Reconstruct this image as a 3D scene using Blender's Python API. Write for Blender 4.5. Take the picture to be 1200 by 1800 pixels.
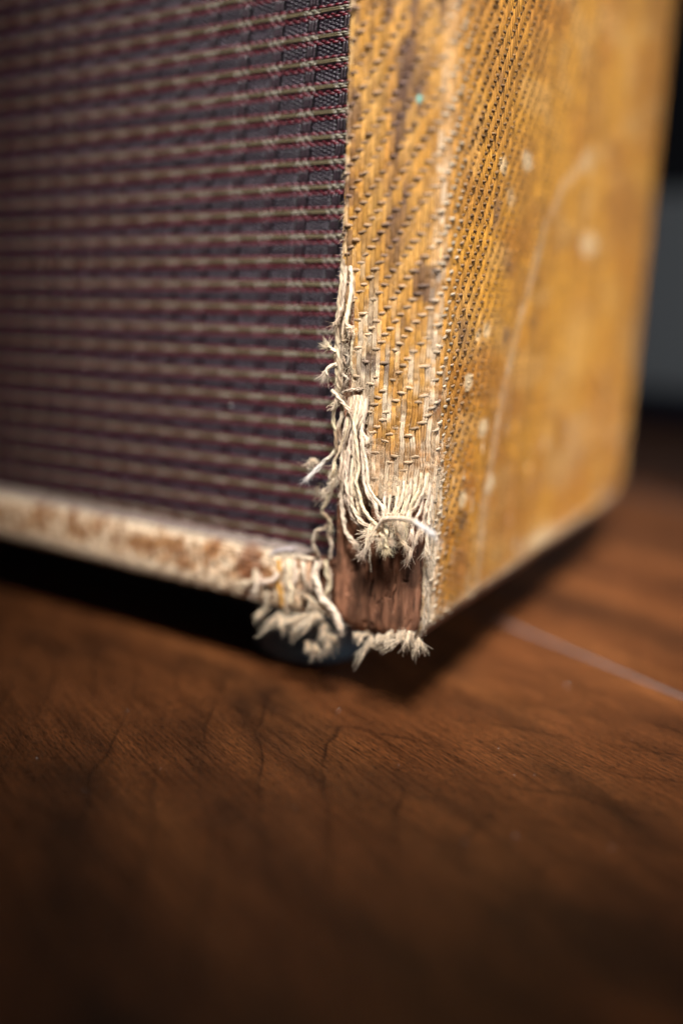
import bpy, math
import numpy as np

# ---------------------------------------------------------------- scene, camera, light
S = bpy.context.scene
for o in list(bpy.data.objects):
    bpy.data.objects.remove(o, do_unlink=True)
C = S.collection
MM = 0.001
FOOT = 20.0            # height of the rubber feet: cabinet coordinates have z = 0 at the cabinet's underside
rng = np.random.default_rng(7)

def W(p):
    """cabinet millimetres -> world metres"""
    p = np.asarray(p, float).copy()
    p[..., 2] += FOOT
    return p * MM

cam_d = bpy.data.cameras.new('camera')
cam = bpy.data.objects.new('camera', cam_d)
C.objects.link(cam)
from mathutils import Matrix, Vector
CR = Vector((0.863297, 0.503525, 0.034357)); CU = Vector((-0.149627, 0.190333, 0.970250)); CF = Vector((-0.482006, 0.842755, -0.239655))
m = Matrix((CR, CU, -CF)).transposed().to_4x4()
m.translation = Vector(W((74.730000, -164.501100, 73.035100)))
cam.matrix_world = m
cam_d.sensor_fit = 'VERTICAL'
cam_d.sensor_height = 36.0
cam_d.lens = 36.0 * 1573.1 / 1800.0
cam_d.clip_start = 0.005
cam_d.clip_end = 20
cam_d.dof.use_dof = True
cam_d.dof.focus_distance = 0.186
cam_d.dof.aperture_fstop = 2.3
cam_d.dof.aperture_blades = 0
S.camera = cam

S.view_settings.view_transform = 'Standard'
S.view_settings.look = 'None'
S.view_settings.gamma = 1
S.view_settings.exposure = 0
S.cycles.use_denoising = True
S.cycles.max_bounces = 6

w = bpy.data.worlds.new('World')
S.world = w
w.use_nodes = True
bg = w.node_tree.nodes['Background']
bg.inputs[0].default_value = (0.62, 0.68, 0.80, 1)
bg.inputs[1].default_value = 0.04

def area(name, loc, target, size, power, col, spread=180):
    l = bpy.data.lights.new(name, 'AREA')
    l.shape = 'DISK'
    l.size = size
    l.energy = power
    l.color = col
    l.spread = math.radians(spread)
    o = bpy.data.objects.new(name, l)
    C.objects.link(o)
    o.location = loc
    d = Vector(target) - Vector(loc)
    o.rotation_euler = d.to_track_quat('-Z', 'Y').to_euler()
    return o

area('window_light', (0.10, -0.20, 0.57), (-0.022, 0.085, 0.092), 0.25, 0.56, (1.0, 0.975, 0.94), 18)
area('side_fill_light', (0.95, 0.10, 0.60), (0.0, 0.36, 0.06), 0.5, 1.25, (0.84, 0.90, 1.0), 75)  # added fill lamp: brightens baseboard and cabinet side, stands for no known window

# ---------------------------------------------------------------- small maths
def _hash(ix, iy, seed):
    h = (ix.astype(np.int64) * 374761393 + iy.astype(np.int64) * 668265263 + seed * 974634777) & 0x7fffffff
    h = ((h ^ (h >> 13)) * 1274126177) & 0x7fffffff
    h = h ^ (h >> 16)
    return (h & 0xffff) / 65535.0

def vnoise(x, y, seed=0):
    x = np.asarray(x, float); y = np.asarray(y, float)
    x, y = np.broadcast_arrays(x, y)
    ix = np.floor(x); iy = np.floor(y)
    fx = x - ix; fy = y - iy
    fx = fx * fx * (3 - 2 * fx); fy = fy * fy * (3 - 2 * fy)
    a = _hash(ix, iy, seed); b = _hash(ix + 1, iy, seed)
    c = _hash(ix, iy + 1, seed); d = _hash(ix + 1, iy + 1, seed)
    return (a * (1 - fx) + b * fx) * (1 - fy) + (c * (1 - fx) + d * fx) * fy

def fbm(x, y, seed=0, n=3):
    s = 0; a = .5; t = 0
    for k in range(n):
        s = s + a * vnoise(np.asarray(x) * 2 ** k, np.asarray(y) * 2 ** k, seed + k * 17)
        t += a; a *= .5
    return s / t

def sstep(a, b, x):
    t = np.clip((np.asarray(x, float) - a) / (b - a), 0, 1)
    return t * t * (3 - 2 * t)

def mixc(c, d, f):
    return c * (1 - f[..., None]) + np.asarray(d) * f[..., None]

def unit(v):
    return v / np.maximum(np.linalg.norm(v, axis=-1, keepdims=True), 1e-12)

# ---------------------------------------------------------------- mesh building
def link(name, me, parent=None, mat=None, **props):
    o = bpy.data.objects.new(name, me)
    C.objects.link(o)
    if parent is not None:
        o.parent = parent
    if mat is not None:
        me.materials.append(mat)
    for k, v in props.items():
        o[k] = v
    return o

def raw_mesh(name, V, Q, cols=None, smooth=True, world=True):
    """V (n,3) in cabinet mm, Q (k,4) quads"""
    V = np.asarray(V, float); Q = np.asarray(Q, np.int32)
    me = bpy.data.meshes.new(name)
    P = (W(V) if world else V).astype(np.float32)
    me.vertices.add(len(P)); me.vertices.foreach_set('co', P.ravel())
    k = Q.shape[1]
    me.loops.add(Q.size); me.loops.foreach_set('vertex_index', Q.ravel())
    me.polygons.add(len(Q))
    me.polygons.foreach_set('loop_start', np.arange(0, Q.size, k, dtype=np.int32))
    me.polygons.foreach_set('loop_total', np.full(len(Q), k, np.int32))
    me.polygons.foreach_set('use_smooth', np.full(len(Q), smooth, bool))
    if cols is not None:
        at = me.attributes.new('tint', 'FLOAT_COLOR', 'POINT')
        c = np.ones((len(P), 4), np.float32); c[:, :3] = cols
        at.data.foreach_set('color', c.ravel())
    me.update(calc_edges=True)
    return me

class Bag:
    def __init__(s): s.V = []; s.Q = []; s.C = []; s.n = 0
    def add(s, V, Q, Cc):
        s.V.append(V); s.Q.append(Q + s.n); s.C.append(Cc); s.n += len(V)
    def mesh(s, name, **k):
        return raw_mesh(name, np.concatenate(s.V), np.concatenate(s.Q), np.concatenate(s.C), **k)

def tubes(P, N, ra, rb, sides, cols, keep=None, arc=None):
    """batch of tubes: P (M,K,3) paths, N (M,K,3) surface normals, ra half width, rb half height, cols (M,K,3).
    keep (M,K) drops the rings that are worn away; arc=(a0,a1) makes an open half tube."""
    M, K, _ = P.shape
    T = unit(np.gradient(P, axis=1))
    B = unit(np.cross(T, N))
    N = np.cross(B, T)
    if arc is None:
        an = np.arange(sides) / sides * 2 * np.pi; ns = sides; wrap = True
    else:
        an = np.linspace(arc[0], arc[1], sides + 1); ns = sides + 1; wrap = False
    ra = np.broadcast_to(np.asarray(ra, float), (M, K)); rb = np.broadcast_to(np.asarray(rb, float), (M, K))
    V = (P[:, :, None, :] + B[:, :, None, :] * (ra[:, :, None, None] * np.cos(an)[None, None, :, None])
         + N[:, :, None, :] * (rb[:, :, None, None] * np.sin(an)[None, None, :, None]))
    idx = np.arange(M * K * ns).reshape(M, K, ns)
    a = idx[:, :-1, :]; b = idx[:, 1:, :]
    if wrap:
        q = np.stack([a, np.roll(a, -1, 2), np.roll(b, -1, 2), b], -1)
    else:
        q = np.stack([a[..., :-1], a[..., 1:], b[..., 1:], b[..., :-1]], -1)
    if keep is not None:
        kk = keep[:, :-1] & keep[:, 1:]
        q = q[kk]
    q = q.reshape(-1, 4)
    Cc = np.broadcast_to(cols[:, :, None, :], V.shape).reshape(-1, 3)
    V = V.reshape(-1, 3)
    if keep is not None:
        used = np.unique(q); remap = np.zeros(len(V), np.int64); remap[used] = np.arange(len(used))
        V = V[used]; Cc = Cc[used]; q = remap[q]
    return V, q, Cc

def any_normal(P):
    T = unit(np.gradient(P, axis=1))
    ref = np.zeros_like(T); ref[..., 1] = -1.0
    near = np.abs(T[..., 1]) > .85
    ref[near] = (0.6, 0, .8)
    return unit(ref - T * (ref * T).sum(-1, keepdims=True))

def spline(pts, n):
    """Catmull-Rom through pts, n samples"""
    p = np.asarray(pts, float)
    p = np.concatenate([[2 * p[0] - p[1]], p, [2 * p[-1] - p[-2]]])
    t = np.linspace(0, len(p) - 3 - 1e-9, n)
    i = t.astype(int); f = (t - i)[:, None]
    a, b, c, d = p[i], p[i + 1], p[i + 2], p[i + 3]
    return .5 * (2 * b + (c - a) * f + (2 * a - 5 * b + 4 * c - d) * f ** 2 + (3 * b - a - 3 * c + d) * f ** 3)

# ---------------------------------------------------------------- materials
def mat_new(name):
    m = bpy.data.materials.new(name)
    m.use_nodes = True
    nt = m.node_tree
    return m, nt, nt.nodes['Principled BSDF']

def node(nt, t, **k):
    n = nt.nodes.new(t)
    for a, b in k.items():
        setattr(n, a, b)
    return n

def mathn(nt, op, a, b=None, c=None):
    n = node(nt, 'ShaderNodeMath', operation=op)
    for i, x in enumerate((a, b, c)):
        if x is None: continue
        if isinstance(x, (int, float)): n.inputs[i].default_value = x
        else: nt.links.new(x, n.inputs[i])
    return n.outputs[0]

def noise(nt, vec, scale, detail=3, rough=.55, dist=0):
    n = node(nt, 'ShaderNodeTexNoise')
    n.inputs['Scale'].default_value = scale
    n.inputs['Detail'].default_value = detail
    n.inputs['Roughness'].default_value = rough
    n.inputs['Distortion'].default_value = dist
    nt.links.new(vec, n.inputs['Vector'])
    return n.outputs['Fac']

def mapping(nt, vec, scale=(1, 1, 1), rot=(0, 0, 0), loc=(0, 0, 0)):
    n = node(nt, 'ShaderNodeMapping')
    n.inputs['Scale'].default_value = scale
    n.inputs['Rotation'].default_value = rot
    n.inputs['Location'].default_value = loc
    nt.links.new(vec, n.inputs['Vector'])
    return n.outputs[0]

def ramp(nt, fac, stops):
    n = node(nt, 'ShaderNodeValToRGB')
    e = n.color_ramp.elements
    while len(e) < len(stops): e.new(.5)
    for el, (p, c) in zip(e, stops):
        el.position = p
        el.color = (*c, 1) if len(c) == 3 else c
    nt.links.new(fac, n.inputs[0])
    return n.outputs[0]

def mixcol(nt, fac, a, b, mode='MIX'):
    n = node(nt, 'ShaderNodeMix', data_type='RGBA', blend_type=mode)
    for sock, x in ((n.inputs[0], fac), (n.inputs[6], a), (n.inputs[7], b)):
        if isinstance(x, (int, float)): sock.default_value = x
        elif isinstance(x, tuple): sock.default_value = (*x, 1)
        else: nt.links.new(x, sock)
    return n.outputs[2]

def fibre_mat(name, rough=.75, spec=.3, stretch=(1, 1, .15), amount=.45, scale=2600, bump=.35, sheen=0.0):
    """dyed yarn: the yarn's own dye (tint) broken up by fine fibre streaks"""
    m, nt, b = mat_new(name)
    a = node(nt, 'ShaderNodeAttribute', attribute_name='tint')
    g = node(nt, 'ShaderNodeNewGeometry')
    v = mapping(nt, g.outputs['Position'], stretch)
    f = noise(nt, v, scale, 4, .6)
    f2 = noise(nt, g.outputs['Position'], 700, 3, .6)
    k = mathn(nt, 'ADD', mathn(nt, 'MULTIPLY', f, amount * 2), mathn(nt, 'MULTIPLY', f2, amount))
    k = mathn(nt, 'ADD', k, 1 - amount * 1.5)
    cmb = node(nt, 'ShaderNodeCombineColor')
    for i in range(3): nt.links.new(k, cmb.inputs[i])
    col = mixcol(nt, 1.0, a.outputs['Color'], cmb.outputs[0], 'MULTIPLY')
    nt.links.new(col, b.inputs['Base Color'])
    b.inputs['Roughness'].default_value = rough
    b.inputs['Specular IOR Level'].default_value = spec
    if sheen:
        b.inputs['Sheen Weight'].default_value = sheen
    bp = node(nt, 'ShaderNodeBump')
    bp.inputs['Strength'].default_value = bump
    bp.inputs['Distance'].default_value = .0002
    nt.links.new(f, bp.inputs['Height'])
    nt.links.new(bp.outputs[0], b.inputs['Normal'])
    return m

M_tweed = fibre_mat('tweed_yarn', .55, .35, (1, 1, .12), .5)
M_weft = fibre_mat('tweed_weft', .6, .35, (.25, .25, 1), .5)
M_yarn = fibre_mat('cotton_yarn', .85, .15, (1, 1, .35), .62, 1500, .7, .15)
M_grille = fibre_mat('grille_thread', .45, .45, (1, 1, 1), .35, 2200, .2)

def wood_board_mat():
    m, nt, b = mat_new('bare_red_wood')
    g = node(nt, 'ShaderNodeNewGeometry')
    v = mapping(nt, g.outputs['Position'], (1, 1, .18))
    f = noise(nt, v, 900, 5, .65, .4)
    f2 = noise(nt, g.outputs['Position'], 160, 4, .6)
    f3 = noise(nt, mapping(nt, g.outputs['Position'], (1, 1, .3)), 2600, 3, .6)
    c = ramp(nt, f, [(.28, (.045, .018, .010)), (.45, (.185, .080, .043)), (.72, (.35, .170, .098))])
    c2 = mixcol(nt, mathn(nt, 'MULTIPLY', f2, .75), c, (.19, .085, .050))
    c3 = mixcol(nt, mathn(nt, 'MULTIPLY', f3, .35), c2, (.30, .12, .06))
    gr = noise(nt, mapping(nt, g.outputs['Position'], (1, 1, .07)), 2400, 3, .6, .3)
    c3 = mixcol(nt, ramp(nt, gr, [(.33, (.9, .9, .9)), (.41, (0, 0, 0))]), c3, (.035, .016, .011))
    sp = noise(nt, g.outputs['Position'], 1500, 3, .6)
    c3 = mixcol(nt, ramp(nt, sp, [(.60, (0, 0, 0)), (.74, (.6, .6, .6))]), c3, (.36, .21, .13))
    a = node(nt, 'ShaderNodeAttribute', attribute_name='tint')
    c4 = mixcol(nt, 1.0, c3, a.outputs['Color'], 'MULTIPLY')
    nt.links.new(c4, b.inputs['Base Color'])
    b.inputs['Roughness'].default_value = .75
    b.inputs['Specular IOR Level'].default_value = .2
    bp = node(nt, 'ShaderNodeBump'); bp.inputs['Strength'].default_value = .5; bp.inputs['Distance'].default_value = .0003
    nt.links.new(gr, bp.inputs['Height']); nt.links.new(bp.outputs[0], b.inputs['Normal'])
    return m
M_board = wood_board_mat()

def plain_mat(name, col, rough=.6, spec=.4, var=.25, scale=60):
    m, nt, b = mat_new(name)
    g = node(nt, 'ShaderNodeNewGeometry')
    f = noise(nt, g.outputs['Position'], scale, 4, .6)
    c = mixcol(nt, f, tuple(x * (1 - var) for x in col), tuple(x * (1 + var) for x in col))
    nt.links.new(c, b.inputs['Base Color'])
    b.inputs['Roughness'].default_value = rough
    b.inputs['Specular IOR Level'].default_value = spec
    bp = node(nt, 'ShaderNodeBump'); bp.inputs['Strength'].default_value = .15; bp.inputs['Distance'].default_value = .0005
    nt.links.new(noise(nt, g.outputs['Position'], scale * 12, 3), bp.inputs['Height']); nt.links.new(bp.outputs[0], b.inputs['Normal'])
    return m

def floor_mat():
    m, nt, b = mat_new('stained_floor_wood')
    tc = node(nt, 'ShaderNodeTexCoord')
    oi = node(nt, 'ShaderNodeObjectInfo')
    P = tc.outputs['Object']           # metres, x runs along the plank
    off = node(nt, 'ShaderNodeAttribute', attribute_type='OBJECT', attribute_name='grain_shift')
    va = node(nt, 'ShaderNodeVectorMath', operation='ADD')
    nt.links.new(P, va.inputs[0]); nt.links.new(off.outputs['Vector'], va.inputs[1])
    P = va.outputs[0]
    sx = node(nt, 'ShaderNodeSeparateXYZ'); nt.links.new(P, sx.inputs[0])
    X, Y = sx.outputs[0], sx.outputs[1]
    # cathedral figure: nested noses opening along the plank
    wob = mathn(nt, 'MULTIPLY', mathn(nt, 'SUBTRACT', noise(nt, mapping(nt, P, (.5, 1, 1)), 17, 3, .5), .5), .060)
    wob2 = mathn(nt, 'MULTIPLY', mathn(nt, 'SUBTRACT', noise(nt, mapping(nt, P, (.5, 1, 1)), 110, 2, .5), .5), .0035)
    yy = mathn(nt, 'MULTIPLY', Y, 1.5)
    r = mathn(nt, 'SQRT', mathn(nt, 'ADD', mathn(nt, 'MULTIPLY', yy, yy), .00003))
    g = mathn(nt, 'ADD', mathn(nt, 'SUBTRACT', X, mathn(nt, 'MULTIPLY', r, 1.0)), mathn(nt, 'ADD', wob, wob2))
    gx = mathn(nt, 'MULTIPLY', g, 50.0)
    fr = mathn(nt, 'FRACT', mathn(nt, 'ADD', gx, 50.0))
    line = ramp(nt, fr, [(0, (0, 0, 0)), (.55, (.06, .06, .06)), (.91, (.24, .24, .24)), (.965, (1, 1, 1)), (1.0, (0, 0, 0))])
    lmask = noise(nt, P, 45, 2, .5)
    line = mixcol(nt, 1.0, line, ramp(nt, lmask, [(.36, (.12, .12, .12)), (.60, (1, 1, 1))]), 'MULTIPLY')
    # pores: short dark dashes along the grain
    pv = mapping(nt, P, (1, 7, 1))
    pore = noise(nt, pv, 520, 3, .65)
    pore2 = noise(nt, mapping(nt, P, (1, 6, 1)), 900, 2, .6)
    band = noise(nt, mapping(nt, P, (.25, 1.6, 1)), 24, 4, .6)
    blot = noise(nt, mapping(nt, P, (.4, 1, 1)), 34, 4, .6)
    base = ramp(nt, band, [(.25, (.050, .0148, .0045)), (.5, (.136, .0420, .0120)), (.75, (.260, .090, .0255))])
    base = mixcol(nt, ramp(nt, blot, [(.46, (0, 0, 0)), (.66, (.9, .9, .9))]), base, (.014, .0045, .0025))
    base = mixcol(nt, ramp(nt, pore, [(.47, (0, 0, 0)), (.63, (.85, .85, .85))]), base, (.009, .0035, .002))
    base = mixcol(nt, ramp(nt, pore2, [(.45, (0, 0, 0)), (.7, (.55, .55, .55))]), base, (.115, .052, .022))
    base = mixcol(nt, mathn(nt, 'MULTIPLY', line, .72), base, (.014, .005, .0025))
    fine = noise(nt, mapping(nt, P, (.045, 1, 1)), 1500, 3, .6)
    base = mixcol(nt, 1.0, base, ramp(nt, fine, [(.32, (.50, .48, .46)), (.62, (1.22, 1.22, 1.22))]), 'MULTIPLY')
    hsv = node(nt, 'ShaderNodeHueSaturation')
    nt.links.new(base, hsv.inputs['Color'])
    nt.links.new(mathn(nt, 'ADD', mathn(nt, 'MULTIPLY', oi.outputs['Random'], .3), .85), hsv.inputs['Value'])
    nt.links.new(hsv.outputs[0], b.inputs['Base Color'])
    rr = mathn(nt, 'ADD', mathn(nt, 'MULTIPLY', noise(nt, P, 60, 4, .65), .22), .25)
    nt.links.new(rr, b.inputs['Roughness'])
    b.inputs['Specular IOR Level'].default_value = .3
    bp = node(nt, 'ShaderNodeBump'); bp.inputs['Strength'].default_value = .6; bp.inputs['Distance'].default_value = .0003
    nt.links.new(pore, bp.inputs['Height'])
    bp2 = node(nt, 'ShaderNodeBump'); bp2.inputs['Strength'].default_value = .25; bp2.inputs['Distance'].default_value = .001
    nt.links.new(noise(nt, P, 70, 3, .5), bp2.inputs['Height']); nt.links.new(bp.outputs[0], bp2.inputs['Normal'])
    nt.links.new(bp2.outputs[0], b.inputs['Normal'])
    return m
M_floor = floor_mat()
M_rubber = plain_mat('black_rubber', (.07, .105, .13), .28, .6, .3, 120)
M_edge = plain_mat('plank_edge_glint', (.125, .10, .10), .40, .5, .35, 90)  # light caught by the plank joints, painted as a paler bevel colour
M_under = plain_mat('subfloor_boards', (.01, .006, .004), .9, .1)
M_wall = plain_mat('dark_wall_paint', (.012, .012, .014), .8, .2, .2, 8)
M_base = plain_mat('pale_grey_paint', (.29, .30, .29), .6, .4, .06, 8)
M_gap = plain_mat('dark_gap_shade', (.012, .013, .022), .5, .4, .2, 8)  # near-black colour standing in for shade under the baseboard
M_baffle = plain_mat('baffle_board', (.006, .005, .007), .9, .1)
M_dust = plain_mat('dust', (.8, .8, .8), .5, .8, .1)

# ---------------------------------------------------------------- setting: floor of planks, wall
def tag(o, label=None, category=None, kind=None, group=None):
    if label: o['label'] = label
    if category: o['category'] = category
    if kind: o['kind'] = kind
    if group: o['group'] = group
    return o

def box_mesh(name, x0, x1, y0, y1, z0, z1, bev=0.0, seg=2):
    import bmesh
    bm = bmesh.new()
    bmesh.ops.create_cube(bm, size=1)
    for v in bm.verts:
        v.co = ((x0 + x1) / 2 + v.co.x * (x1 - x0), (y0 + y1) / 2 + v.co.y * (y1 - y0), (z0 + z1) / 2 + v.co.z * (z1 - z0))
    if bev:
        bmesh.ops.bevel(bm, geom=bm.edges[:], offset=bev, segments=seg, affect='EDGES')
    me = bpy.data.meshes.new(name)
    bm.to_mesh(me); bm.free()
    return me

floor = link('floor', box_mesh('floor', -1.6, 1.6, -1.0, 1.2, -.03, -.0202), None, M_under)
tag(floor, 'dark stained wooden plank floor under the amplifier', None, 'structure')
PA = math.radians(-23.02)
ax = Vector((math.cos(PA), math.sin(PA), 0)); ay = Vector((-math.sin(PA), math.cos(PA), 0))
WP = .192
edge_w = Vector((-.0031, .0742, 0)).dot(ay)       # the joint seen to the right of the amplifier
apex = Vector((-.036, .004, 0))
k = 0
for j in range(-4, 6):
    w1 = edge_w + j * WP
    w0 = w1 - WP + .0004
    x_cuts = [-1.5, -.55 + .33 * ((j * 7) % 3 - 1), .62 + .21 * ((j * 5) % 3), 1.5] if j != 0 else [-1.5, -.62, .78, 1.5]
    if j == 1: x_cuts = [-1.5, -.4, .95, 1.5]
    for x0, x1 in zip(x_cuts[:-1], x_cuts[1:]):
        me = box_mesh('floor_plank', x0 + .0005, x1 - .0005, w0, w1, -.020, 0, .0010, 1)
        o = link('floor_plank' if k == 0 else 'floor_plank.%03d' % k, me, floor, M_floor)
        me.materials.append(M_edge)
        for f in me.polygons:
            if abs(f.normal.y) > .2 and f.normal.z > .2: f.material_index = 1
        o.rotation_euler = (0, 0, PA)
        o.location.z = -.0004 * ((j * 3 + k) % 3) if not (j == 0 and x0 < 0 < x1) else 0
        if j == 0 and x0 < 0 < x1:
            o['grain_shift'] = (-apex.dot(ax), -apex.dot(ay), 0.0)
        else:
            o['grain_shift'] = (rng.uniform(-.5, .5), rng.uniform(-.05, .05) - (w0 + w1) / 2, rng.uniform(0, 3))
        k += 1

wall = link('wall', box_mesh('wall', -2.2, 2.2, .575, .66, -.02, 2.4), None, M_wall)
tag(wall, 'dark wall with a pale grey baseboard behind the amplifier', None, 'structure')
link('baseboard', box_mesh('baseboard', -2.2, 2.2, .559, .5749, .026, .172, .003), wall, M_base)
link('shadow_gap_strip', box_mesh('shadow_gap_strip', -2.2, 2.2, .551, .5749, .0, .0255, .004), wall, M_gap)  # dark strip put in as the shadow gap below the baseboard

# ---------------------------------------------------------------- the amplifier
amp = bpy.data.objects.new('guitar_amplifier', None)
C.objects.link(amp)
amp.empty_display_size = .05
tag(amp, 'worn mustard tweed guitar amplifier with a dark striped grille and a frayed bare corner', 'amplifier')

T = 21.0; RO = 4.8; RI = 1.2; DEPTH = 185.0; RB = 23.0; CABW = 430.0; CABH = 330.0
# outline of the right-hand board seen from above: inner return, front edge, round, side, round to the back
def make_profile():
    pts = [(-T, 9.0), (-T, RI)]
    for a in np.linspace(180, 270, 7)[1:]:
        pts.append((-T + RI + RI * math.cos(math.radians(a)), RI + RI * math.sin(math.radians(a))))
    for a in np.linspace(270, 360, 17):
        pts.append((-RO + RO * math.cos(math.radians(a)), RO + RO * math.sin(math.radians(a))))
    for y in (60, 120): pts.append((0, y))
    for a in np.linspace(0, 90, 9):
        pts.append((-8 + 8 * math.cos(math.radians(a)), DEPTH - 8 + 8 * math.sin(math.radians(a))))
    pts.append((-30, DEPTH))
    return np.array(pts)
PROF = make_profile()
_seg = np.linalg.norm(np.diff(PROF, axis=0), axis=1)
_s = np.concatenate([[0], np.cumsum(_seg)])
S0 = _s[1] + RI * math.pi / 2 - RI          # u = 0 where the front edge meets the inner edge (sharp corner)
_s = _s - S0
UC0 = T - RO                                 # round starts here
UC1 = UC0 + RO * math.pi / 2                 # side starts here
_fine = np.linspace(_s[0], _s[-1], 6000)
_px = np.interp(_fine, _s, PROF[:, 0]); _py = np.interp(_fine, _s, PROF[:, 1])
_tx = np.gradient(_px, _fine); _ty = np.gradient(_py, _fine)
_kk = np.ones(41) / 41
_tx = np.convolve(np.pad(_tx, 20, 'edge'), _kk, 'valid'); _ty = np.convolve(np.pad(_ty, 20, 'edge'), _kk, 'valid')

def side_y(u): return RO + (u - UC1)

def surf(u, z, h):
    """point and outward normal on the right-hand board's cover; u round the outline, z up, h off the surface (mm)"""
    u, z, h = np.broadcast_arrays(np.asarray(u, float), np.asarray(z, float), np.asarray(h, float))
    x = np.interp(u, _fine, _px); y = np.interp(u, _fine, _py)
    tx = np.interp(u, _fine, _tx); ty = np.interp(u, _fine, _ty)
    n = unit(np.stack([ty, -tx, np.zeros_like(tx)], -1))
    ys = side_y(u)
    zmin = np.where(ys > DEPTH - RB, RB - np.sqrt(np.clip(RB * RB - (ys - DEPTH + RB) ** 2, 0, None)), 0)
    zz = np.maximum(z, zmin)
    q = zz - zmin
    r = 4.0
    d = np.where(q < r, r - np.sqrt(np.clip(r * r - (r - q) ** 2, 0, None)), 0)
    tl = np.where(q < r, (r - np.clip(q, 0, r)) / r, 0) * .9
    P = np.stack([x, y, zz], -1) + n * (h - d)[..., None]
    nn = n.copy(); nn[..., 2] -= tl
    return P, unit(nn)

# ---- what the cloth looks like after decades: dye, bleaching, stains
MUST = np.array([.52, .235, .030]); MUST2 = np.array([.42, .170, .022])
WEFT = np.array([.27, .165, .090]); WEFTG = np.array([.42, .36, .26])
CREAM = np.array([.74, .59, .415]); STAIN = np.array([.055, .030, .032]); RUST = np.array([.30, .095, .022])
SPOTS = [(30.2, 100.4, 3.1, 2.0, (.62, .46, .27), 0.7),
         (45.0, 103.4, 4.3, 2.4, (.62, .46, .27), 0.7),
         (36.0, 94.8, 2.9, 2.6, (.62, .46, .27), 0.35),
         (102.1, 88.4, 9.7, 4.0, (.62, .46, .27), 0.6),
         (94.3, 109.6, 6.7, 4.2, (.62, .46, .27), 0.3),
         (18.4, 54.9, 2.6, 2.2, (.62, .46, .27), 0.9),
         (29.6, 43.5, 3.3, 2.7, (.62, .46, .27), 0.75),
         (19.7, 28.4, 2.7, 2.2, (.62, .46, .27), 0.85),
         (36.8, 28.8, 3.2, 2.9, (.62, .46, .27), 0.8),
         (27.0, 65.7, 2.4, 1.8, (.62, .46, .27), 0.6),
         (22.2, 64.6, 2.0, 1.5, (.62, .46, .27), 0.6),
         (28.1, 90.9, 2.4, 5.2, (.09, .055, .045), 0.55),
         (40.3, 64.1, 3.5, 2.9, (.09, .055, .045), 0.6),
         (14.1, 65.4, 2.8, 4.0, (.09, .055, .045), 0.5),
         (20.9, 23.3, 3.1, 2.5, (.09, .055, .045), 0.6),
         (60.0, 67.9, 4.5, 2.6, (.09, .055, .045), 0.3),
         (38.4, 79.6, 3.8, 3.0, (.09, .055, .045), 0.3),
         (25.0, 116.6, 1.9, 1.9, (.09, .055, .045), 0.4),
         (62.9, 0.9, 12.8, 2.4, (.62, .46, .27), 0.6),
         (81.1, 5.7, 14.4, 2.9, (.62, .46, .27), 0.7),
         (28.5, 1.0, 4.6, 3.9, (.62, .46, .27), 0.6),
         (-3.3, 108.6, 1.0, 0.8, (.20, .52, .46), 0.85),
         (19.8, 11.9, 7.1, 5.8, (.30, .12, .035), 0.5),
         (47.7, 19.9, 18.3, 9.5, (.36, .15, .035), 0.35),
         (99.9, 61.1, 18.8, 13.6, (.56, .30, .08), 0.35),
         (116.0, 32.4, 17.7, 9.6, (.62, .46, .27), 0.12),
         (100.5, 23.7, 19.6, 7.5, (.62, .46, .27), 0.1)]
STREAK = np.array([(91.40, 109.95), (73.52, 100.71), (62.51, 90.11), (57.78, 83.05), (50.33, 70.70), (43.41, 57.35), (38.58, 44.12), (35.69, 30.69), (33.55, 16.99), (32.54, 2.78)])

def wear(u, z):
    e = np.abs(u - (UC0 + RO * .95))                              # distance from the rounded corner line
    streak = .5 * fbm(u * 1.3, z * .16, 3) + .5 * fbm(u * 2.6, z * .55, 4)
    a = sstep(2.6, .4, e) * sstep(.46, .62, streak + .12 * sstep(100, 60, z) - .06) * sstep(150, 85, z)
    a = np.maximum(a, sstep(2.0, 0.4, e) * .25)
    a = np.maximum(a, sstep(1.3, 0.0, u) * sstep(.42, .6, fbm(u, z * .3, 9)) * .8)  # inner edge
    low = sstep(90, 66, z + 6 * (fbm(u * .4, z * .1, 5) - .5) + u * .9)
    a = np.maximum(a, low * sstep(.34, .60, fbm(u * 1.2, z * .14, 6) - .10 * sstep(6, 11, u)) * (u < UC1 + 2))
    lo2 = sstep(46, 32, z + 7 * (fbm(u * .5, z * .2, 15) - .5)) * (u < UC1 + 3.5)
    a = np.maximum(a, lo2 * (.45 + .55 * sstep(.35, .6, fbm(u * 1.5, z * .35, 16))))
    side = sstep(UC1 + 1, UC1 + 4, u)
    a = np.maximum(a, side * sstep(7, 1.5, z + 5 * (fbm(u * .12, z * .1, 21) - .4)) * .85)       # worn lower edge
    a = np.maximum(a, sstep(.68, .80, fbm(u * .45, z * .12, 31)) * .55 * side * sstep(60, 30, z))
    a = np.maximum(a, side * sstep(9, 1, u - UC1) * sstep(40, 10, z) * sstep(.3, .6, fbm(u * .7, z * .3, 23)) * .9)
    back = sstep(DEPTH - 14, DEPTH - 3, side_y(u)) * sstep(60, 10, z)
    a = np.maximum(a, back * .7)
    return np.clip(a, 0, 1)

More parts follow.
